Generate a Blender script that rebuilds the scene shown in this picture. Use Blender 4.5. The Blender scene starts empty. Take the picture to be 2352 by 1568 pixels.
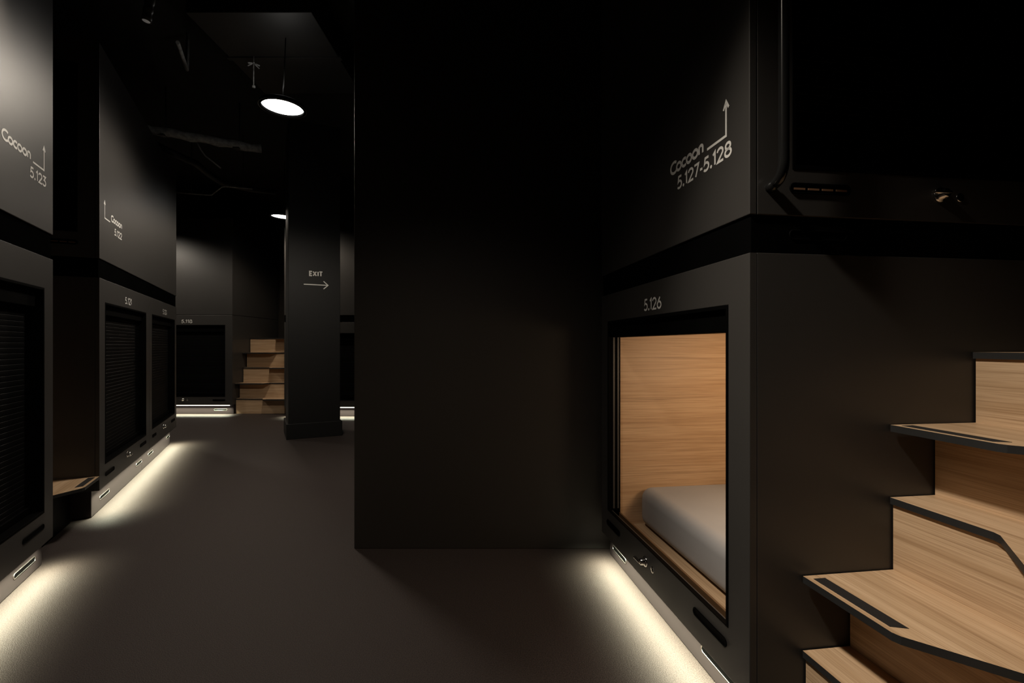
import bpy, bmesh, math
from math import sin, cos, pi, radians, atan2
from mathutils import Matrix, Vector

scene = bpy.context.scene
COL = scene.collection

# ------------------------------------------------------------------ materials
def _mat(name):
    m = bpy.data.materials.new(name); m.use_nodes = True
    nt = m.node_tree
    return m, nt, nt.nodes['Principled BSDF']

def plain(name, col, rough=0.5, metal=0.0, spec=0.5, var=0.12, scale=6.0, bump=0.0, bscale=300.0):
    m, nt, p = _mat(name)
    tc = nt.nodes.new('ShaderNodeTexCoord')
    nz = nt.nodes.new('ShaderNodeTexNoise'); nz.inputs['Scale'].default_value = scale
    nz.inputs['Detail'].default_value = 3
    cr = nt.nodes.new('ShaderNodeValToRGB')
    a = [c * (1 - var) for c in col]; b = [c * (1 + var) for c in col]
    cr.color_ramp.elements[0].color = (*a, 1); cr.color_ramp.elements[1].color = (*b, 1)
    cr.color_ramp.elements[0].position = 0.3; cr.color_ramp.elements[1].position = 0.7
    nt.links.new(tc.outputs['Object'], nz.inputs['Vector'])
    nt.links.new(nz.outputs['Fac'], cr.inputs['Fac'])
    nt.links.new(cr.outputs['Color'], p.inputs['Base Color'])
    p.inputs['Roughness'].default_value = rough
    p.inputs['Metallic'].default_value = metal
    p.inputs['Specular IOR Level'].default_value = spec
    if bump:
        n2 = nt.nodes.new('ShaderNodeTexNoise'); n2.inputs['Scale'].default_value = bscale
        n2.inputs['Detail'].default_value = 4
        bp = nt.nodes.new('ShaderNodeBump'); bp.inputs['Strength'].default_value = bump
        bp.inputs['Distance'].default_value = 0.002
        nt.links.new(tc.outputs['Object'], n2.inputs['Vector'])
        nt.links.new(n2.outputs['Fac'], bp.inputs['Height'])
        nt.links.new(bp.outputs['Normal'], p.inputs['Normal'])
    return m

def floor_mat():
    m, nt, p = _mat('floor_resin')
    tc = nt.nodes.new('ShaderNodeTexCoord')
    n1 = nt.nodes.new('ShaderNodeTexNoise'); n1.inputs['Scale'].default_value = 300; n1.inputs['Detail'].default_value = 4
    n2 = nt.nodes.new('ShaderNodeTexNoise'); n2.inputs['Scale'].default_value = 1.3; n2.inputs['Detail'].default_value = 2
    r1 = nt.nodes.new('ShaderNodeValToRGB')
    r1.color_ramp.elements[0].color = (0.0195, 0.0152, 0.0138, 1); r1.color_ramp.elements[0].position = 0.33
    r1.color_ramp.elements[1].color = (0.064, 0.0515, 0.0465, 1); r1.color_ramp.elements[1].position = 0.68
    mx = nt.nodes.new('ShaderNodeMix'); mx.data_type = 'RGBA'; mx.blend_type = 'MULTIPLY'
    r2 = nt.nodes.new('ShaderNodeValToRGB')
    r2.color_ramp.elements[0].color = (0.93, 0.89, 0.93, 1); r2.color_ramp.elements[1].color = (1, 0.97, 0.92, 1)
    mx.inputs['Factor'].default_value = 1.0
    for n in (n1, n2): nt.links.new(tc.outputs['Object'], n.inputs['Vector'])
    nt.links.new(n1.outputs['Fac'], r1.inputs['Fac']); nt.links.new(n2.outputs['Fac'], r2.inputs['Fac'])
    nt.links.new(r1.outputs['Color'], mx.inputs[6]); nt.links.new(r2.outputs['Color'], mx.inputs[7])
    nt.links.new(mx.outputs[2], p.inputs['Base Color'])
    p.inputs['Roughness'].default_value = 0.6; p.inputs['Specular IOR Level'].default_value = 0.16
    bp = nt.nodes.new('ShaderNodeBump'); bp.inputs['Strength'].default_value = 0.6; bp.inputs['Distance'].default_value = 0.003
    nt.links.new(n1.outputs['Fac'], bp.inputs['Height']); nt.links.new(bp.outputs['Normal'], p.inputs['Normal'])
    return m

def oak(name, axis, dark=(0.20, 0.105, 0.045), mid=(0.47, 0.315, 0.185), light=(0.60, 0.425, 0.27), rough=0.42):
    """oak veneer, fine grain running along the local axis 0, 1 or 2"""
    m, nt, p = _mat(name)
    tc = nt.nodes.new('ShaderNodeTexCoord')
    def noise(along, across, detail, dist=0.0):
        mp = nt.nodes.new('ShaderNodeMapping')
        s = [across] * 3; s[axis] = along
        mp.inputs['Scale'].default_value = s
        n = nt.nodes.new('ShaderNodeTexNoise'); n.inputs['Scale'].default_value = 1.0
        n.inputs['Detail'].default_value = detail; n.inputs['Distortion'].default_value = dist
        nt.links.new(tc.outputs['Object'], mp.inputs['Vector']); nt.links.new(mp.outputs['Vector'], n.inputs['Vector'])
        return n
    a = noise(1.1, 30, 5, 0.7); b = noise(5.0, 420, 3); c = noise(1.6, 95, 4, 0.5)
    def ramp(n, p0, c0, p1, c1):
        r = nt.nodes.new('ShaderNodeValToRGB')
        r.color_ramp.elements[0].position = p0; r.color_ramp.elements[0].color = (*c0, 1)
        r.color_ramp.elements[1].position = p1; r.color_ramp.elements[1].color = (*c1, 1)
        nt.links.new(n.outputs['Fac'], r.inputs['Fac']); return r
    base = ramp(a, .36, mid, .62, light)
    fine = ramp(b, .34, (.62, .56, .50), .56, (1, 1, 1))
    line = ramp(c, .30, tuple(d/l for d, l in zip(dark, mid)), .44, (1, 1, 1))
    def mul(x, y, f):
        mx = nt.nodes.new('ShaderNodeMix'); mx.data_type = 'RGBA'; mx.blend_type = 'MULTIPLY'
        mx.inputs['Factor'].default_value = f
        nt.links.new(x, mx.inputs[6]); nt.links.new(y, mx.inputs[7]); return mx.outputs[2]
    out = mul(mul(base.outputs['Color'], fine.outputs['Color'], .6), line.outputs['Color'], .5)
    nt.links.new(out, p.inputs['Base Color'])
    p.inputs['Roughness'].default_value = rough; p.inputs['Specular IOR Level'].default_value = 0.35
    bp = nt.nodes.new('ShaderNodeBump'); bp.inputs['Strength'].default_value = 0.10; bp.inputs['Distance'].default_value = 0.001
    nt.links.new(b.outputs['Fac'], bp.inputs['Height']); nt.links.new(bp.outputs['Normal'], p.inputs['Normal'])
    return m

def emit(name, col, strength):
    m, nt, p = _mat(name)
    p.inputs['Base Color'].default_value = (*col, 1)
    p.inputs['Emission Color'].default_value = (*col, 1)
    p.inputs['Emission Strength'].default_value = strength
    return m

M_PANEL = plain('charcoal_panel', (0.0365, 0.0343, 0.0323), 0.42, 0, 0.45, var=0.05, scale=3, bump=0.05, bscale=500)
M_WALL = plain('charcoal_wall', (0.023, 0.0195, 0.0165), 0.55, 0, 0.35, var=0.06, scale=2, bump=0.05, bscale=300)
M_BLACK = plain('matt_black', (0.0018, 0.0018, 0.0018), 0.55, 0, 0.02)
M_BAND = plain('black_band', (0.0020, 0.0020, 0.0020), 0.7, 0, 0.0)
M_BLIND = plain('black_slats', (0.0022, 0.0022, 0.0022), 0.55, 0, 0.05)
M_SKIRT = plain('skirt_laminate', (0.027, 0.0205, 0.0210), 0.40, 0, 0.35, var=0.05)
M_GLOSS = plain('gloss_black', (0.008, 0.008, 0.008), 0.16, 0, 0.5)
M_RIM = plain('slot_rim_metal', (0.75, 0.72, 0.68), 0.28, 1.0)
M_CHROME = plain('chrome', (0.72, 0.71, 0.69), 0.16, 1.0, var=0.03)
M_PILLAR = plain('pillar_paint', (0.0080, 0.0078, 0.0076), 0.55, 0, 0.3, var=0.06, scale=2)
M_TEXT = plain('pale_grey_vinyl', (0.68, 0.67, 0.645), 0.6, 0, 0.2, var=0.03)
M_EDGE = plain('black_tread_edge', (0.022, 0.022, 0.022), 0.5, 0, 0.3)
M_GRIP = plain('grip_strip_black', (0.020, 0.018, 0.017), 0.8, 0, 0.2, bump=0.5, bscale=900)
M_FLOOR = floor_mat()
M_CEIL = plain('ceiling_black', (0.026, 0.026, 0.0245), 0.8, 0, 0.2)
M_DUCT = plain('dark_duct', (0.010, 0.010, 0.0095), 0.5, 0.0, 0.4)
M_PIPE = plain('dull_pipe', (0.31, 0.312, 0.305), 0.5, 0.0, 0.4, scale=30, var=0.4)
M_OAKX = oak('oak_grain_across', 0)
M_OAKY = oak('oak_grain_inward', 1, dark=(0.33, 0.20, 0.11), mid=(0.54, 0.35, 0.205), light=(0.61, 0.415, 0.255))
M_RISER = oak('oak_riser', 0)
M_LIP = oak('oak_board_painted_shade', 0, dark=(0.05, 0.025, 0.01), mid=(0.10, 0.055, 0.026), light=(0.15, 0.085, 0.042))  # oak darkened to paint in the shade on the bed board's front
M_MATT = plain('mattress_cloth', (0.36, 0.35, 0.35), 0.85, 0, 0.2, var=0.03, bump=0.15, bscale=700)
M_LED = emit('led_strip_light', (1.0, 0.93, 0.80), 3.0)
M_LAMP = emit('lamp_diffuser', (1.0, 0.97, 0.92), 14.0)
M_SPOTFACE = emit('spotlight_lens', (0.8, 0.78, 0.74), 0.06)
M_WARM = plain('warm_slot_wood', (0.20, 0.105, 0.055), 0.6)

# ------------------------------------------------------------------ mesh kit
class B:
    """collects shapes; build() links them as ONE mesh object"""
    def __init__(self, M=None):
        self.bm = bmesh.new(); self.M = M or Matrix.Identity(4)
    def _xf(self, verts):
        bmesh.ops.transform(self.bm, matrix=self.M, verts=list(verts))
    def box(self, x0, x1, y0, y1, z0, z1, bev=0.0, mi=0, seg=2):
        bm = self.bm
        r = bmesh.ops.create_cube(bm, size=1.0)
        vs = r['verts']
        bmesh.ops.transform(bm, matrix=Matrix.Translation(((x0+x1)/2, (y0+y1)/2, (z0+z1)/2)) @
                            Matrix.Diagonal((abs(x1-x0), abs(y1-y0), abs(z1-z0), 1)), verts=vs)
        fs = {f for v in vs for f in v.link_faces}
        for f in fs: f.material_index = mi
        if bev:
            es = {e for v in vs for e in v.link_edges}
            r = bmesh.ops.bevel(bm, geom=list(es), offset=bev, segments=seg, profile=0.5, affect='EDGES')
            vs = {v for f in r['faces'] for v in f.verts} | {v for v in vs if v.is_valid}
            for v in list(vs):
                for f in v.link_faces:
                    f.material_index = mi
                    vs |= set(f.verts)
        self._xf(vs); return self
    def prism(self, pts, z0, z1, mi_top=0, mi_side=0, mi_bot=0):
        """outline pts in x,y raised from z0 to z1"""
        bm = self.bm
        lo = [bm.verts.new((x, y, z0)) for x, y in pts]; hi = [bm.verts.new((x, y, z1)) for x, y in pts]
        n = len(pts)
        f = bm.faces.new(hi); f.material_index = mi_top
        f = bm.faces.new(lo[::-1]); f.material_index = mi_bot
        for i in range(n):
            f = bm.faces.new((lo[i], lo[(i+1) % n], hi[(i+1) % n], hi[i])); f.material_index = mi_side
        self._xf(lo + hi); return self
    def xzprism(self, pts, y0, y1, mi=0, mi_side=None):
        """outline pts in x,z thickened from y0 (front) to y1"""
        bm = self.bm
        a = [bm.verts.new((x, y0, z)) for x, z in pts]; b = [bm.verts.new((x, y1, z)) for x, z in pts]
        n = len(pts)
        for f in (bm.faces.new(a), bm.faces.new(b[::-1])): f.material_index = mi
        for i in range(n):
            f = bm.faces.new((a[(i+1) % n], a[i], b[i], b[(i+1) % n])); f.material_index = mi if mi_side is None else mi_side
        self._xf(a + b); return self
    def plate(self, x0, x1, z0, z1, y0, y1, hole=None, bev=0.0018):
        """upright plate with one rectangular opening, front arrises rounded"""
        bm = self.bm
        if hole is None:
            return self.box(x0, x1, y0, y1, z0, z1, bev)
        hx0, hx1, hz0, hz1 = hole
        O = [(x0, z0), (x1, z0), (x1, z1), (x0, z1)]; H = [(hx0, hz0), (hx1, hz0), (hx1, hz1), (hx0, hz1)]
        of = [bm.verts.new((x, y0, z)) for x, z in O]; hf = [bm.verts.new((x, y0, z)) for x, z in H]
        ob = [bm.verts.new((x, y1, z)) for x, z in O]; hb = [bm.verts.new((x, y1, z)) for x, z in H]
        for i in range(4):
            j = (i+1) % 4
            bm.faces.new((of[i], of[j], hf[j], hf[i])); bm.faces.new((ob[j], ob[i], hb[i], hb[j]))
            bm.faces.new((of[j], of[i], ob[i], ob[j])); bm.faces.new((hf[i], hf[j], hb[j], hb[i]))
        vs = set(of + hf + ob + hb)
        if bev:
            es = []
            for i in range(4):
                j = (i+1) % 4
                es += [bm.edges.get((of[i], of[j])), bm.edges.get((hf[i], hf[j]))]
            r = bmesh.ops.bevel(bm, geom=es, offset=bev, segments=2, profile=0.5, affect='EDGES')
            vs = {v for v in vs if v.is_valid} | {v for f in r['faces'] for v in f.verts}
        self._xf(vs); return self
    def tube(self, pts, r, n=12, closed=False, mi=0, caps=True):
        bm = self.bm
        P = [Vector(p) for p in pts]; m = len(P); rings = []
        up = None
        for i in range(m):
            if closed: t = P[(i+1) % m] - P[i-1]
            else: t = P[min(i+1, m-1)] - P[max(i-1, 0)]
            t.normalize()
            if up is None:
                up = t.orthogonal().normalized()
            up = (up - t * up.dot(t)); up.normalize()
            w = t.cross(up)
            rr = r[i] if isinstance(r, (list, tuple)) else r
            rings.append([bm.verts.new(P[i] + (up * cos(2*pi*k/n) + w * sin(2*pi*k/n)) * rr) for k in range(n)])
        for i in range(m if closed else m-1):
            a, b = rings[i], rings[(i+1) % m]
            for k in range(n):
                f = bm.faces.new((a[k], a[(k+1) % n], b[(k+1) % n], b[k])); f.smooth = True; f.material_index = mi
        if not closed and caps:
            for f in (bm.faces.new(rings[0][::-1]), bm.faces.new(rings[-1])): f.material_index = mi
        self._xf([v for g in rings for v in g]); return self
    def lathe(self, prof, c=(0, 0, 0), n=40, mi=0, smooth=True):
        """profile (radius, z) turned about the vertical axis through c"""
        bm = self.bm; rings = []; all_ = []
        for r, z in prof:
            if r <= 1e-6:
                v = [bm.verts.new((c[0], c[1], c[2]+z))]
            else:
                v = [bm.verts.new((c[0]+r*cos(2*pi*k/n), c[1]+r*sin(2*pi*k/n), c[2]+z)) for k in range(n)]
            rings.append(v); all_ += v
        for a, b in zip(rings, rings[1:]):
            for k in range(n):
                k2 = (k+1) % n
                q = [a[k % len(a)], a[k2 % len(a)], b[k2 % len(b)], b[k % len(b)]]
                q = [v for i, v in enumerate(q) if v not in q[:i]]
                if len(q) > 2:
                    f = bm.faces.new(q); f.smooth = smooth; f.material_index = mi
        self._xf(all_); return self
    def ribbon(self, pts, w, y=0.0, closed=False):
        """flat lettering stroke of width w along x,z points, mitred"""
        bm = self.bm; P = [Vector((p[0], p[1])) for p in pts]
        if (P[0]-P[-1]).length < 1e-6 and len(P) > 2: closed = True; P = P[:-1]
        m = len(P); L = []; R = []
        for i in range(m):
            if closed or 0 < i < m-1:
                a = (P[i]-P[i-1]).normalized(); b = (P[(i+1) % m]-P[i]).normalized()
            elif i == 0: a = b = (P[1]-P[0]).normalized()
            else: a = b = (P[-1]-P[-2]).normalized()
            na = Vector((-a.y, a.x)); nb = Vector((-b.y, b.x)); n_ = na + nb
            if n_.length < 1e-4: n_ = na.copy()
            n_.normalize(); k = min(1/max(n_.dot(na), 0.35), 2.6)
            q = n_ * (w/2*k)
            L.append(bm.verts.new((P[i].x+q.x, y, P[i].y+q.y))); R.append(bm.verts.new((P[i].x-q.x, y, P[i].y-q.y)))
        for i in range(m if closed else m-1):
            j = (i+1) % m
            bm.faces.new((L[j], L[i], R[i], R[j]))
        self._xf(L + R); return self
    def build(self, name, mats, parent=None, smooth_angle=None):
        me = bpy.data.meshes.new(name)
        bmesh.ops.recalc_face_normals(self.bm, faces=self.bm.faces)
        self.bm.to_mesh(me); self.bm.free()
        for m in (mats if isinstance(mats, (list, tuple)) else [mats]): me.materials.append(m)
        o = bpy.data.objects.new(name, me); COL.objects.link(o)
        if parent is not None: o.parent = parent
        return o

def thing(name, label, cat, loc=(0, 0, 0), rz=0.0, group=None, kind=None):
    o = bpy.data.objects.new(name, None); COL.objects.link(o)
    o.empty_display_size = 0.1
    o.location = loc; o.rotation_euler = (0, 0, rz)
    return tag(o, label, cat, group, kind)

def tag(o, label=None, cat=None, group=None, kind=None):
    if label: o['label'] = label
    if cat: o['category'] = cat
    if group: o['group'] = group
    if kind: o['kind'] = kind
    return o

# ------------------------------------------------------------------ lettering
def arc(cx, cz, rx, rz, a0, a1, n=22):
    return [(cx + rx*cos(radians(a0+(a1-a0)*i/n)), cz + rz*sin(radians(a0+(a1-a0)*i/n))) for i in range(n+1)]
# every glyph: advance width and strokes in a box of height 1
GL = {
 '0': (0.62, [arc(.31, .5, .27, .5, 90, 450)]),
 '1': (0.30, [[(0.0, .80), (.20, 1.0), (.20, 0.0)]]),
 '2': (0.60, [arc(.28, .72, .26, .28, 172, -28) + [(.05, 0.0), (.58, 0.0)]]),
 '3': (0.56, [[(.04, 1.0), (.48, 1.0), (.22, .60)] + arc(.23, .30, .28, .30, 88, -150)]),
 '5': (0.56, [[(.50, 1.0), (.15, 1.0), (.09, .56)] + arc(.23, .31, .28, .31, 112, -140)]),
 '6': (0.60, [[(.42, 1.0), (.06, .45)] + arc(.30, .30, .27, .30, 150, 510)]),
 '7': (0.50, [[(0.0, 1.0), (.48, 1.0), (.16, 0.0)]]),
 '8': (0.60, [arc(.30, .765, .215, .235, -90, 270), arc(.30, .27, .27, .27, 90, 450)]),
 '-': (0.32, [[(.03, .36), (.28, .36)]]),
 '.': (0.17, 'dot'),
 'C': (0.72, [arc(.47, .5, .45, .5, 48, 312)]),
 'o': (0.66, [arc(.33, .33, .29, .33, 90, 450)]),
 'c': (0.52, [arc(.32, .33, .29, .33, 48, 312)]),
 'n': (0.58, [[(.07, 0), (.07, .68)], [(.07, .40)] + arc(.27, .42, .20, .26, 160, 0) + [(.47, 0)]]),
 'E': (0.52, [[(.46, 1), (.06, 1), (.06, 0), (.46, 0)], [(.06, .5), (.40, .5)]]),
 'X': (0.66, [[(.04, 1), (.58, 0)], [(.58, 1), (.04, 0)]]),
 'I': (0.26, [[(.13, 1), (.13, 0)]]),
 'T': (0.56, [[(.26, 1), (.26, 0)], [(0, 1), (.52, 1)]]),
}
def text(b, s, x0, x1, z0, h, w, y=-0.0009, gap=0.11):
    """string s set between x0 and x1 on baseline z0, cap height h, stroke w"""
    tot = sum(GL[c][0] for c in s) + gap*(len(s)-1)
    k = (x1-x0)/tot; x = x0
    for c in s:
        adv, st = GL[c]
        if st == 'dot':
            r = w*0.66
            b.xzprism([(x+adv*k*.5 + r*cos(2*pi*i/14), z0+r+r*sin(2*pi*i/14)) for i in range(14)], y, y+0.0005)
        else:
            for p in st:
                b.ribbon([(x + q[0]*k, z0 + w/2 + q[1]*(h-w)) for q in p], w, y)
        x += (adv+gap)*k
    return b

def arrow_up(b, x, z0, z1, xe, w, head=0.018, y=-0.0009):
    """wayfinding arrow: foot line from xe to x along z0, then up to a chevron at z1"""
    b.ribbon([(xe, z0), (x, z0), (x, z1-w*0.6)], w, y)
    b.ribbon([(x-head*.62, z1-head), (x, z1), (x+head*.62, z1-head)], w, y)

# ------------------------------------------------------------------ small fittings
def stadium(x0, x1, z, h, n=8):
    r = h/2
    return [(x1-r+r*cos(a), z+r*sin(a)) for a in [(-pi/2+pi*i/n) for i in range(n+1)]] + \
           [(x0+r+r*cos(a), z+r*sin(a)) for a in [(pi/2+pi*i/n) for i in range(n+1)]]

def slot(parent, x0, x1, z, h, M=None, rim=None, y=0.0, rr=0.0022, name='vent_slot', warm=False):
    """rounded ventilation slot: dark mouth and a rim"""
    b = B(M)
    b.xzprism(stadium(x0, x1, z, h), y-0.0012, y+0.0005, 0)
    b.tube([(p[0], y-0.0012, p[1]) for p in stadium(x0, x1, z, h)], rr, 8, closed=True, mi=1)
    if warm:
        n = 4; L = (x1-x0-h*0.5)/n
        for i in range(n):
            a = x0+h*0.25+i*L
            b.box(a+0.004, a+L-0.004, y-0.0022, y-0.0010, z-h*0.16, z+h*0.04, mi=2)
    return b.build(name, [M_BLACK, rim or M_BLACK, M_WARM], parent)

def lock(parent, x, z, M=None, s=1.0):
    """cam lock: round rosette, barrel and a flat thumb turn"""
    T = (M or Matrix.Identity(4)) @ Matrix.Translation((x, 0, z)) @ Matrix.Rotation(pi/2, 4, 'X')
    b = B(T)
    b.lathe([(0, 0), (.020*s, 0), (.020*s, .003*s), (.017*s, .006*s), (.013*s, .007*s), (.012*s, .020*s), (.009*s, .023*s), (0, .023*s)], n=28)
    o = b.build('lock', M_CHROME, parent)
    c = B((M or Matrix.Identity(4)) @ Matrix.Translation((x, 0, z)))
    c.box(-.046*s, .006*s, -.030*s, -.018*s, -.003*s, .003*s, bev=.0018*s)
    c.build('thumb_turn', M_CHROME, o)
    k = B((M or Matrix.Identity(4)) @ Matrix.Translation((x+.062*s, 0, z-.004*s)) @ Matrix.Rotation(pi/2, 4, 'X'))
    k.lathe([(0, .0022*s), (.010*s, .0022*s), (.012*s, .0010*s), (.012*s, 0), (0, 0)], n=24)
    k.box(-.0016*s, .0016*s, -.005*s, .005*s, .002*s, .0026*s, mi=1)
    k.build('keyhole', [M_CHROME, M_BLACK], o)
    return o

def blind(parent, x0, x1, z0, z1, y, M=None, pitch=0.022):
    """closed roller blind of narrow slats with a bottom bar"""
    bm = B(M)
    n = max(3, int((z1-z0)/pitch))
    p = (z1-z0)/n
    pr = []
    for i in range(n):
        a = z0+i*p
        pr += [(y+.0022, a), (y, a+p*.10), (y-.0004, a+p*.5), (y, a+p*.90), (y+.0022, a+p*.999)]
    vs = []
    for yy, zz in pr:
        vs.append((bm.bm.verts.new((x0, yy, zz)), bm.bm.verts.new((x1, yy, zz))))
    for (a, b_), (c, d) in zip(vs, vs[1:]):
        bm.bm.faces.new((a, b_, d, c))
    bm._xf([v for q in vs for v in q])
    o = bm.build('roller_blind', M_BLIND, parent)
    c = B(M); c.box(x0, x1, y-.010, y+.006, z0-.002, z0+.028, bev=.003)
    c.build('bottom_bar', M_BLACK, o)
    return o

def door_frame(parent, hole, M=None, depth=0.07, t=0.010, shallow_sill=False):
    x0, x1, z0, z1 = hole
    if shallow_sill:
        b = B(M); y = -.0015
        b.box(x0-.001, x0+t, y, .055, z0-.001, z1, .001); b.box(x1-t, x1+.001, y, .055, z0-.001, z1, .001)
        b.box(x0+t, x1-t, y, .055, z1-t, z1+.001, .001); b.box(x0+t, x1-t, y, .014, z0-.001, z0+.0015, .0008)
        return b.build('door_frame', M_BLACK, parent)
    b = B(M); b.plate(x0-.001, x1+.001, z0-.001, z1+.001, -.0015, depth, (x0+t, x1-t, z0+t, z1-t), bev=.0012)
    return b.build('door_frame', M_BLACK, parent)

# ------------------------------------------------------------------ pods
def lower_pod(name, label, loc, rz, W, zb, zt, hole, D=2.0, number=None, nbox=None, vents=(), locks=(), slots=(),
              closed=True, group=None, skirt_in=0.05, led=True, skirt_x=(0.02, 0.0), slat_top=0.07, led_h=.0055):
    r = thing(name, label, 'sleeping pod', loc, rz, group)
    B().plate(0.0012, W-0.0012, zb, zt, 0, 0.019, hole).build('front_panel', M_PANEL, r)
    s = B()
    t = 0.02
    s.box(0.0012, t, 0.0205, D, zb, zt, .001); s.box(W-t, W-0.0012, 0.0205, D, zb, zt, .001)
    s.box(t, W-t, 0.0205, D, zt-t, zt-0.0005); s.box(t, W-t, 0.0205, D, zb, zb+t); s.box(t, W-t, D-t, D, zb+t, zt-t)
    s.build('shell', M_PANEL, r)
    door_frame(r, hole, shallow_sill=not closed)
    x0, x1, z0, z1 = hole
    if closed:
        hb = B(); hb.box(x0+.010, x1-.010, .020, .068, z1-slat_top, z1-.010, .003); hb.build('blind_box', M_BLACK, r)
        blind(r, x0+.011, x1-.011, z0+.012, z1-slat_top+.002, .045)
    if number:
        b = B(); text(b, number, *nbox); b.build('number_lettering', M_TEXT, r)
    for v in vents: slot(r, *v, 0.021)
    for l in locks: lock(r, *l)
    sk = B(); sk.box(skirt_x[0], W-skirt_x[1], skirt_in, D-.05, 0.001, zb-.0008, .004, mi=0)
    k = sk.build('skirt', [M_SKIRT, M_GLOSS], r)
    for v in slots: slot(k, *v, 0.021, y=skirt_in, rim=M_RIM, rr=0.0019)
    if led:
        l = B(); l.box(skirt_x[0]+.05, W-skirt_x[1]-.05, skirt_in-.020, skirt_in-.010, zb-.0005-led_h, zb-.0005); l.build('led_strip', M_LED, r)
    return r

def upper_pod(name, label, loc, rz, W, z_band, z0, z1, D=2.0, side=None, hole=None, sign=None, vents=(), locks=(), group=None, slats=True):
    r = thing(name, label, 'sleeping pod', loc, rz, group)
    B().plate(0.0012, W-.0012, z0, z1, 0, .019).build('front_panel', M_PANEL, r)
    s = B(); t = .02
    if side != 'left': s.box(.0012, t, .0205, D, z0, z1, .001)
    if side != 'right': s.box(W-t, W-.0012, .0205, D, z0, z1, .001)
    s.box(t, W-t, .0205, D, z1-t, z1-.0005); s.box(t, W-t, .0205, D, z0+.0005, z0+t); s.box(t, W-t, D-t, D, z0+t, z1-t)
    s.build('shell', M_PANEL, r)
    if z0 - z_band > .02:
        b = B(); b.box(.006, W-.006, .006, D-.02, z_band+.0005, z0-.0005, .0015); b.build('recessed_band', M_BAND, r)
    if side:
        # frame of the side face: x runs along the side, y into the pod
        if side == 'right':
            S = Matrix(((0, -1, 0, W-.0012), (1, 0, 0, 0.0), (0, 0, 1, 0), (0, 0, 0, 1)))   # x -> inward, y -> -x
            a, b_ = .0205, D
        else:
            S = Matrix(((0, 1, 0, .0012), (-1, 0, 0, 0.0), (0, 0, 1, 0), (0, 0, 0, 1)))     # x -> outward, y -> +x
            a, b_ = -D, -.0205
        B(S).plate(a, b_, z0, z1, 0, .019, hole).build('side_panel', M_PANEL, r)
        door_frame(r, hole, S)
        hx0, hx1, hz0, hz1 = hole
        hb = B(S); hb.box(hx0+.010, hx1-.010, .022, .068, hz1-.07, hz1-.010, .003); hb.build('blind_box', M_BLACK, r)
        blind(r, hx0+.011, hx1-.011, hz0+.012, hz1-.068, .045, S)
        for v in vents: slot(r, *v, 0.024, M=S, warm=True)
        for l in locks: lock(r, *l, M=S)
        r['_side'] = side
    if sign:
        b = B(); b2 = B(); b3 = B(); sign(b, b2, b3); b3.build('number_lettering', M_TEXT, r); b.build('sign_lettering', M_TEXT, r); b2.build('sign_arrow', M_TEXT, r)
    return r

# right-hand pod block (viewed from the corridor: x to the right, y into the block)
R_ANG = atan2(-0.98962, 0.14371)
R_W = 1.138
NR = Vector((0.5862, 1.2336, 0)); dR = Vector((-0.14371, 0.98962, 0)); FR_ = NR + dR*R_W
zbR, ztR, zuR, zTOP = 0.122, 1.228, 1.323, 2.85
def uR(u): return R_W-u
POD_L = []
p126 = lower_pod('sleeping_pod', 'open lower sleeping pod 5.126 with lit oak interior, beside the oak stairs', FR_, R_ANG, R_W, zbR, ztR,
    (uR(1.050), uR(0.094), 0.252, 1.106), number='5.126', nbox=(uR(.641), uR(.497), 1.1255, .045, .0068),
    vents=[(uR(1.058), uR(.897), .198), (uR(.275), uR(.101), .204)], locks=[(uR(.632), .197)],
    slots=[(uR(1.120), uR(.955), .054), (uR(.318), uR(.135), .061)], closed=False, skirt_x=(-0.03, .02))
# its oak lined interior, blind box and guide rails
xa, xb = uR(1.058), uR(.088)
b = B()
b.box(xa-.018, xa, .062, 1.95, .150, 1.150); b.build('interior_end_wall', M_OAKY, p126)
b = B(); b.box(xb, xb+.018, .062, 1.95, .150, 1.150); b.build('interior_end_wall', M_OAKY, p126)
b = B(); b.box(xa, xb, 1.93, 1.948, .150, 1.150); b.build('interior_back_wall', M_OAKX, p126)
b = B(); b.box(xa, xb, .062, 1.93, 1.130, 1.150); b.build('interior_ceiling', M_OAKX, p126)
b = B(); b.box(xa, xb, .075, 1.93, .160, .180); b.build('bed_base', M_OAKX, p126)
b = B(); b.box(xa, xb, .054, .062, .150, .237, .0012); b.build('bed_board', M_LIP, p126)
b = B(); b.box(uR(1.050)+.010, uR(.094)-.010, .012, .068, 1.034, 1.097, .003); b.build('blind_box', M_BLACK, p126)
for q in (.020, .040):
    b = B(); b.box(uR(1.050)+.0095, uR(1.050)+.0135, q, q+.008, .262, 1.034); b.build('guide_rail', M_PANEL, p126)

def sign128(b, b2, b3):
    text(b, 'Cocoon', uR(.425), uR(.216), 1.5545, .044, .0088, gap=.05)
    text(b3, '5.127-5.128', uR(.377), uR(.078), 1.4965, .043, .0072)
    arrow_up(b2, uR(.1025), 1.5575, 1.649, uR(.198), .0072, .020)
up128 = upper_pod('sleeping_pod', 'tall upper pod block above pod 5.126, sign reading 5.127-5.128 and tube handrail', FR_, R_ANG, R_W, ztR, zuR, zTOP,
    side='right', hole=(.117, 1.10, 1.440, 2.50), sign=sign128, vents=[(.109, .277, 1.392)], locks=[(.541, 1.393)])
SR = Matrix(((0, -1, 0, R_W-.0012), (1, 0, 0, 0.0), (0, 0, 1, 0), (0, 0, 0, 1)))
slot(up128, .112, .272, 1.277, .022, M=SR, y=0.006)
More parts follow.
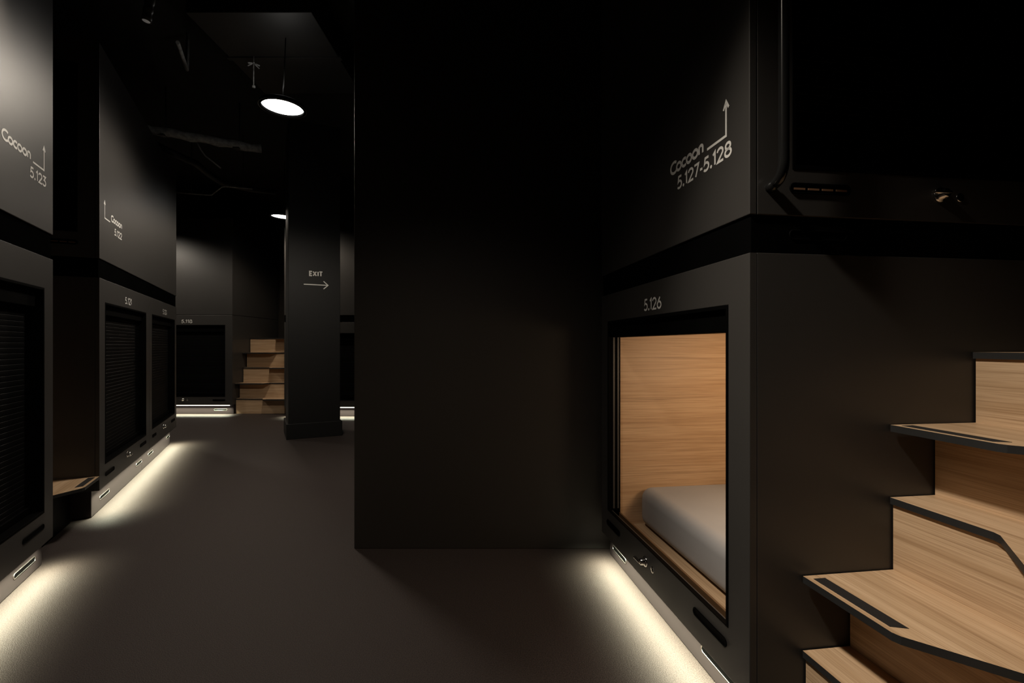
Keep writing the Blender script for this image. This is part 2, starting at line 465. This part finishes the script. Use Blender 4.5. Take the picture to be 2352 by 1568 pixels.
# bent tube handrail standing off the side wall
rail = B(SR)
rp = [(.054, .004, 1.388), (.056, -.012, 1.392)]
for i in range(9):
    a = pi/2*i/8
    rp.append((.058, -.012-.034*sin(a), 1.395+.045*(1-cos(a))))
rp += [(.058, -.046, 1.50), (.058, -.046, 1.9), (.058, -.046, 2.35)]
for i in range(1, 9):
    a = pi/2*i/8
    rp.append((.058, -.012-.034*cos(a), 2.35+.045*sin(a)))
rp.append((.058, .004, 2.395))
rail.tube(rp, .0125, 16)
rail.build('grab_rail', M_GLOSS, up128)

# left-hand pod block: x to the far end, y into the block
dL = Vector((-0.42826, 0.90366, 0)); nL = Vector((0.90366, 0.42826, 0))
NL = Vector((-2.3647, 2.8694, 0)); L_ANG = atan2(0.90366, -0.42826)
zbL, ztL, zuL = 0.165, 1.386, 1.498
W1, W2 = 1.263, 1.220
p121 = lower_pod('sleeping_pod', 'lower sleeping pod numbered 5.121, next to the stair gap with one oak step', NL, L_ANG, W1, zbL, ztL, (.107, 1.152, .295, 1.252),
    number='5.121', nbox=(.545, .715, 1.276, .047, .0070), vents=[(.112, .290, .232), (.965, 1.145, .246)], locks=[(.600, .256)],
    slots=[(.200, .395, .072), (1.080, 1.258, .080)], skirt_x=(.05, 0.0))
p120 = lower_pod('sleeping_pod', 'lower sleeping pod numbered 5.120, last of its block towards the corridor end', NL + dL*W1, L_ANG, W2, zbL, ztL, (.100, 1.125, .310, 1.252),
    number='5.120', nbox=(.535, .715, 1.276, .047, .0070), vents=[(.112, .250, .250), (.945, 1.120, .256)], locks=[(.560, .266)],
    slots=[(.215, .400, .080), (1.000, 1.165, .088)], skirt_x=(0.0, .03))
def sign122(b, b2, b3):
    text(b, 'Cocoon', .226, .466, 1.7575, .044, .0088, gap=.05)
    text(b3, '5.122', .297, .462, 1.6870, .044, .0072)
    arrow_up(b2, .096, 1.750, 1.849, .203, .0072, .020)
up122 = upper_pod('sleeping_pod', 'upper sleeping pod with Cocoon 5.122 sign, above pods 5.121 and 5.120', NL, L_ANG, W1+W2, ztL, zuL, 2.735,
    side='left', hole=(-1.15, -.100, 1.640, 2.592), sign=sign122, vents=[(-.262, -.098, 1.580)])
E1 = NL - dL*.6630; WA = 1.263
A0 = E1 - dL*WA
pA = lower_pod('sleeping_pod', 'lower sleeping pod with shut slat blind, under the Cocoon 5.123 sign', A0, L_ANG, WA, zbL-.033, ztL, (.110, WA-.098, .270, 1.248),
    vents=[(WA-.305, WA-.103, .213)], locks=[(.61, .24)], slots=[(WA-.242, WA-.040, .058)], skirt_x=(0.0, -.035), slat_top=.085)
def sign123(b, b2, b3):
    u = WA+.663
    text(b, 'Cocoon', u-1.137, u-.894, 1.7590, .046, .0090, gap=.05)
    text(b3, '5.123', u-.901, u-.744, 1.6895, .047, .0074)
    arrow_up(b2, u-.764, 1.7595, 1.862, u-.875, .0072, .020)
up123 = upper_pod('sleeping_pod', 'upper sleeping pod with Cocoon 5.123 sign, beside the narrow stair gap', A0, L_ANG, WA, ztL, zuL, 2.735, sign=sign123)

# far pods across the end of the corridor (front faces the camera)
W3 = 1.263; Y3 = 7.21
p118 = lower_pod('sleeping_pod', 'far lower pod numbered 5.118 with shut slat blind, left of far stairs', (-4.025-W3, Y3, 0), 0, W3, .135, 1.430, (.107, W3-.107, .255, 1.288),
    number='5.118', nbox=(W3-.735, W3-.580, 1.315, .050, .0075), vents=[(W3-.285, W3-.105, .205)], locks=[(W3-.715, .213)],
    slots=[(W3-.295, W3-.105, .063)], skirt_x=(0, .01), slat_top=.10, D=1.4, led_h=.013)
up118 = upper_pod('sleeping_pod', 'plain upper pod with no sign above far pod 5.118', (-4.025-W3, Y3, 0), 0, W3, 1.430, 1.436, 2.82, D=1.4)
Y4 = 6.97; X4 = -3.172
pF = lower_pod('sleeping_pod', 'far lower pod half hidden behind the EXIT pillar', (X4, Y4, 0), 0, W3, .135, 1.317, (.107, W3-.107, .230, 1.165),
    vents=[(W3-.285, W3-.105, .185)], slots=[(W3-.295, W3-.105, .063)], D=1.6, slat_top=.1, led_h=.013)
upF = upper_pod('sleeping_pod', 'plain upper pod behind the EXIT pillar, over a black band', (X4, Y4, 0), 0, W3, 1.317, 1.415, 2.75, D=1.6)

# ------------------------------------------------------------------ mattress lying in pod 5.126
b = B(); b.box(xa+.003, xb-.010, .148, 1.90, .1805, .357, .050, seg=8)
o = b.build('mattress', M_MATT); o.location = FR_; o.rotation_euler = (0, 0, R_ANG)
tag(o, 'pale grey mattress with rounded corners lying in open pod 5.126', 'mattress')
for p in o.data.polygons: p.use_smooth = True

# ------------------------------------------------------------------ alternating-tread stairs
def stairs(name, label, loc, rz, W, s0, z0, rise, going, n, b1=.245, b2=.405, kick=None):
    """climbs along +y; odd and even treads are long on opposite halves"""
    r = thing(name, label, 'stairs', loc, rz)
    short, lng, th = .008, .131, .017
    for k in range(n):
        s = s0+going*k; z = z0+rise*k
        yb = s+going if k < n-1 else s+.62
        if k % 2 == 0:   # long on the right half
            edge = [(W-.002, s-lng), (b2, s-lng), (b2-.020, s-lng+.006), (b1+.017, s-short-.006), (b1, s-short), (.002, s-short)]
            g0, g1 = b2+.02, W-.02
        else:
            edge = [(W-.002, s-short), (b2+.007, s-short), (b2-.010, s-short-.006), (b1+.020, s-lng+.006), (b1+.005, s-lng), (.002, s-lng)]
            g0, g1 = .02, b1-.013
        b = B(); b.prism([(.002, yb), (W-.002, yb)] + edge, z-th, z, 0, 1, 0)
        t = b.build('tread', [M_OAKX, M_EDGE], r)
        b = B(); b.prism([(g0, s-lng+.014), (g1, s-lng+.014), (g1+(.012 if k % 2 else 0), s-lng+.046), (g0-(.012 if k % 2 == 0 else 0), s-lng+.046)], z, z+.0008)
        b.build('grip_strip', M_GRIP, t)
        b = B(); zb = (z-rise) if k else 0.001
        b.box(.003, W-.003, s, s+.014, zb, z-th); b.build('riser', M_RISER if (k or kick is None) else kick, r)
    return r
FRv = Vector((0.98962, 0.14371, 0))
st_r = stairs('staircase', 'oak alternating-tread stairs beside open pod 5.126', NR - dR*0.001, atan2(FRv.y, FRv.x)-pi/2, .655, .149, .237, .186, .124, 5)
st_l = stairs('staircase', 'stair in the narrow gap beside pod 5.121, only its lowest oak tread showing', NL - dL*.6500, atan2(-nL.y, -nL.x)-pi/2, .648, .130, .249, .186, .124, 5, kick=M_BLACK)
st_b = stairs('staircase', 'far oak stairs with five risers, between pod 5.118 and the pillar', (-4.021, 7.165, 0), 0, .84, .125, .222, .2215, .1, 5, .385, .47)

# ------------------------------------------------------------------ the room
def struct(name, b, mat, label=None):
    o = b.build(name, mat); o['kind'] = 'structure'
    if label: o['label'] = label
    return o
b = B(); b.box(-6.6, 3.4, -2.2, 9.2, -.06, 0); struct('floor', b, M_FLOOR)
b = B(); b.box(-6.6, 3.4, -2.2, 9.2, 3.40, 3.46); struct('ceiling', b, M_CEIL)
b = B(); b.box(-6.6, 3.4, 8.75, 8.85, 0, 3.4); struct('wall_back', b, M_WALL)
b = B(); b.box(-6.6, -6.5, -2.2, 8.75, 0, 3.4); struct('wall_left', b, M_WALL)
b = B(); b.box(3.3, 3.4, -2.2, 8.75, 0, 3.4); struct('wall_right', b, M_WALL)
b = B(); b.box(-6.5, 3.3, -2.2, -2.1, 0, 3.4); struct('wall_front', b, M_WALL)
b = B(); b.box(-.775, .50, 2.458, 4.6, 0, 3.4, .003); struct('wall_center', b, M_WALL)
# far niche wall closing the stairs
b = B(); b.box(-4.0, -3.20, 8.62, 8.74, 0, 3.39); struct('wall_niche', b, M_WALL)

# pillar with plinth
pa = radians(27)
pil = B(); pil.box(.02, .545, .02, .545, 0, 3.4, .004)
PO = Vector((-2.378, 5.275, 0))
po = struct('pillar', pil, M_PILLAR); po.location = PO; po.rotation_euler = (0, 0, pa)
b = B(); b.box(0, .565, 0, .565, 0.0005, .163, .003)
pl = b.build('pillar_plinth', M_PILLAR, po)
ex = thing('exit_sign', 'pale grey EXIT lettering and right-pointing arrow on the dark pillar', 'sign', PO, pa)
b = B(Matrix.Translation((0, .02, 0)))
text(b, 'EXIT', .228, .362, 1.742, .058, .0125, gap=.10)
b.build('exit_lettering', M_TEXT, ex)
b = B(Matrix.Translation((0, .02, 0)))
b.ribbon([(.172, 1.652), (.418, 1.652)], .0095, -.0009)
b.ribbon([(.372, 1.694), (.418, 1.652), (.372, 1.610)], .0095, -.0009)
b.build('arrow', M_TEXT, ex)

# ------------------------------------------------------------------ ceiling fittings
def pendant(label, x, y, z, top):
    r = thing('pendant_downlight', label, 'ceiling light', (x, y, z), 0, 'round white downlights over the corridor')
    r.rotation_euler = (0, radians(2.4), 0)
    b = B(); b.lathe([(.137, .022), (.137, 0), (.150, 0), (.152, .003), (.152, .026), (.148, .030), (0, .030)], n=56); b.build('housing', M_BLACK, r)
    b = B(); b.tube([(.1555*cos(2*pi*i/56), .1555*sin(2*pi*i/56), .002) for i in range(56)], .0014, 6, closed=True); b.build('trim_ring', M_PIPE, r)
    b = B(); b.lathe([(0, .017), (.1365, .017), (.1365, .021), (0, .021)], n=56); b.build('diffuser', M_LAMP, r)
    b = B(); b.tube([(0, 0, .029), (0, 0, top-z)], .004, 10); b.build('stem', M_DUCT, r)
    return r
pendant('round glowing white downlight hanging over the corridor, larger and nearer', -1.612, 3.52, 2.66, 3.155)
pendant('round glowing downlight farther off, half hidden behind the EXIT pillar', -2.99, 6.52, 2.66, 3.398)

r = thing('spotlight', 'small dark cylinder spotlight hanging from the ceiling above pod 5.122', 'spotlight', (-1.98, 2.71, 2.75), radians(20))
T = Matrix.Rotation(radians(8), 4, 'Y')
b = B(T); b.lathe([(0, .004), (.019, .004), (.021, 0), (.024, 0), (.024, .03), (.021, .034), (.021, .05), (.024, .054), (.024, .075), (.021, .079), (.021, .095), (.024, .099), (.024, .17), (0, .17)], n=28)
b.build('body', M_PANEL, r)
b = B(T); b.lathe([(0, .002), (.0185, .002), (.0185, .0035), (0, .0035)], n=28); b.build('lens', M_SPOTFACE, r)
b = B(); b.tube([(.022, 0, .165), (.022, 0, .648)], .006, 8); b.build('stem', M_DUCT, r)

def one(name, label, cat, b, mats): 
    return tag(b.build(name, mats), label, cat)
b = B(); b.box(-2.12, -1.30, 3.25, 4.30, 3.157, 3.399, .004); b.box(-2.14, -1.28, 3.75, 3.79, 3.150, 3.399, .002)
one('air_duct', 'large dark rectangular air duct fixed under the black ceiling', 'duct', b, M_DUCT)
b = B(); b.tube([(-1.93, 3.74, 2.93), (-1.93, 3.74, 3.157)], .004, 8)
for i in range(6):
    a = pi*i/3; b.tube([(-1.93, 3.74, 3.105), (-1.93+.045*cos(a), 3.74+.045*sin(a), 3.085)], .005, 6)
b.lathe([(0, 2.92), (.012, 2.922), (.012, 2.935), (.004, 2.94)], (-1.93, 3.74, 0), n=12)
one('ceiling_sprinkler', 'thin sprinkler drop with a star-shaped guard, left of the nearer round downlight', 'sprinkler', b, M_PIPE)
b = B()
import random
random.seed(4)
pp = []
for i in range(15):
    t = i/14; pp.append((-3.42+.90*t, 4.50+.53*t, 2.965+.006*sin(i*1.9)))
b.tube(pp, [.040+.004*sin(i*2.3) for i in range(15)], 12)
o = one('wrapped_pipe', 'lagged pale grey pipe slung level under the ceiling', 'pipe', b, M_PIPE)
for t in (.22, .80):
    h = B(); x, y = -3.42+.90*t, 4.50+.53*t
    h.tube([(x, y+.04, 2.93), (x, y+.04, 3.40)], .006, 6); h.box(x-.03, x+.03, y-.035, y+.045, 2.925, 2.935); h.build('hanger', M_DUCT, o)
b = B(); b.tube([(-3.55, 4.95, 2.99), (-3.41, 5.06, 2.93), (-3.31, 5.24, 2.90), (-3.36, 5.55, 2.89), (-3.36, 5.8, 2.88), (-3.15, 6.05, 2.88), (-2.9, 6.15, 2.88)], .035, 12)
one('flexible_hose', 'thick dark flexible hose curving below the lagged pipe', 'hose', b, M_DUCT)
b = B(); b.tube([(-3.85, 5.75, 2.75), (-3.53, 5.82, 2.742), (-3.49, 5.82, 2.744), (-3.30, 5.70, 2.80), (-3.26, 5.70, 2.804), (-2.98, 5.75, 2.79)], .007, 8)
o = one('conduit_pipe', 'thin kinked metal conduit running across the ceiling void', 'conduit', b, M_PIPE)
for x, y, z in ((-3.7, 5.78, 2.745), (-3.08, 5.735, 2.795)):
    h = B(); h.tube([(x, y, z), (x, y, 3.40)], .004, 6); h.build('hanger', M_DUCT, o)
b = B(); b.tube([(-3.02, 4.80, 2.94), (-3.0, 4.83, 2.88), (-2.97, 4.85, 2.83), (-2.91, 4.88, 2.78), (-2.86, 4.92, 2.735)], .007, 8)
one('dangling_cable', 'short cable dangling below the lagged pipe', 'cable', b, M_PIPE)
b = B(); b.tube([(-2.31, 3.46, 3.09), (-2.48, 3.82, 3.10), (-2.50, 3.86, 3.40)], .013, 10)
one('ceiling_strut', 'slanting grey strut under the ceiling above pod 5.122', 'strut', b, M_PIPE)
b = B()
for i in range(5): b.tube([(-1.62+.07*i, 2.55, 3.22), (-1.95+.07*i, 3.00, 3.22)], .004, 6)
for i in range(9):
    t = i/8; b.tube([(-1.62-.33*t, 2.55+.45*t, 3.223), (-1.34-.33*t, 2.55+.45*t, 3.223)], .004, 6)
for t in (.1, .9): b.tube([(-1.48-.33*t, 2.55+.45*t, 3.22), (-1.48-.33*t, 2.55+.45*t, 3.40)], .005, 6)
one('wire_cable_tray', 'wire mesh cable tray hung close to the ceiling', 'cable tray', b, M_PIPE)

# ------------------------------------------------------------------ lights
def area(name, loc, rot, sx, sy, power, col, spread=pi):
    l = bpy.data.lights.new(name, 'AREA'); l.shape = 'RECTANGLE'; l.size = sx; l.size_y = sy
    l.energy = power; l.color = col; l.spread = spread
    o = bpy.data.objects.new(name, l); COL.objects.link(o); o.location = loc; o.rotation_euler = rot
    return o
def spot(name, loc, power, angle, blend, radius, col=(1, .885, .74), target=None):
    l = bpy.data.lights.new(name, 'SPOT'); l.energy = power; l.spot_size = radians(angle); l.spot_blend = blend
    l.shadow_soft_size = radius; l.color = col
    o = bpy.data.objects.new(name, l); COL.objects.link(o); o.location = loc
    if target is not None:
        o.rotation_euler = (Vector(target)-Vector(loc)).to_track_quat('-Z', 'Y').to_euler()
    return o
WARM = (.97, .985, .73)
def led_light(P, d, n, u0, u1, z, power):
    """LED line under the lip of a pod front; d along the front, n out of it"""
    c = P + d*((u0+u1)/2) - n*.010
    rz = atan2(d.y, d.x)
    o = area('led_light', (c.x, c.y, z), (0, 0, 0), u1-u0, .010, power*(u1-u0), WARM, radians(125))
    tilt = Matrix.Rotation(rz, 4, 'Z') @ Matrix.Rotation(radians(0), 4, 'X')
    # aim down and a little outward
    zax = -(Vector((0, 0, -1)) + n*0.18).normalized()
    xax = d.normalized(); yax = zax.cross(xax)
    o.rotation_euler = Matrix((xax, yax, zax)).transposed().to_euler()
LP = 10.6
led_light(NR, dR, Vector((-0.98962, -0.14371, 0)), .02, 1.10, zbR-.010, LP)
led_light(NL, dL, nL, .06, W1+W2-.05, zbL-.010, LP)
led_light(A0, dL, nL, .0, WA-.02, zbL-.043, LP)
led_light(Vector((-4.025, Y3, 0)), Vector((-1, 0, 0)), Vector((0, -1, 0)), .04, W3, .125, LP)
led_light(Vector((X4, Y4, 0)), Vector((1, 0, 0)), Vector((0, -1, 0)), .04, W3, .125, LP)

spot('added_stair_beam', (-.56, .80, 2.66), 190, 52, 1.0, .05, target=(.98, .94, .30))  # narrow beam added at the corridor lamp's position to brighten the stairs
spot('corridor_light', (-.56, .80, 2.66), 72, 118, .9, .10)
spot('corridor_light', (-1.612, 3.52, 2.645), 118, 160, .4, .12)
spot('corridor_light', (-2.99, 6.52, 2.645), 56, 160, .4, .12, (1, .84, .66))
spot('corridor_light', (-5.3, 6.50, 2.645), 60, 160, .4, .12)
c = NL + dL*(-1.32) + nL*.34
spot('wall_washer', (c.x, c.y, 2.56), 46, 66, 1.0, .06, target=(c.x-nL.x*.34, c.y-nL.y*.34, 2.05))
l = bpy.data.lights.new('added_ceiling_glow', 'POINT'); l.energy = 1.3; l.shadow_soft_size = .08; l.color = (1, .96, .9)  # unseen point light added above the pendant to lift the dark ceiling
o = bpy.data.objects.new('added_ceiling_glow', l); COL.objects.link(o); o.location = (-1.612, 3.52, 2.80)
# warm lamp inside pod 5.126
c = FR_ + Vector((0.14371, -0.98962, 0))*.98 + FRv*.62
o = area('pod_lamp', (c.x, c.y, .88), (0, 0, 0), .30, .20, 3.1, (1.0, .72, .45))
o.rotation_euler = Vector((-0.143*.9-.1, 0.98*.9, -.42)).to_track_quat('-Z', 'Y').to_euler()
area('pod_lamp', (c.x-.07, c.y+.45, 1.12), (0, 0, R_ANG), .4, .3, 1.6, (1.0, .74, .48))

w = bpy.data.worlds.new('World'); scene.world = w; w.use_nodes = True
w.node_tree.nodes['Background'].inputs['Color'].default_value = (0, 0, 0, 1)

# ------------------------------------------------------------------ camera
cd = bpy.data.cameras.new('camera'); cam = bpy.data.objects.new('camera', cd); COL.objects.link(cam)
cam.location = (0, 0, 1.0); cam.rotation_euler = (pi/2, 0, 0)
cd.sensor_width = 36; cd.lens = 36*1150/2352; cd.shift_y = 8/2352; cd.clip_start = .02
scene.camera = cam
scene.view_settings.view_transform = 'Standard'
scene.view_settings.look = 'None'
scene.view_settings.exposure = 0.0
scene.cycles.max_bounces = 8
scene.cycles.use_denoising = True
scene.cycles.sample_clamp_indirect = 4.0
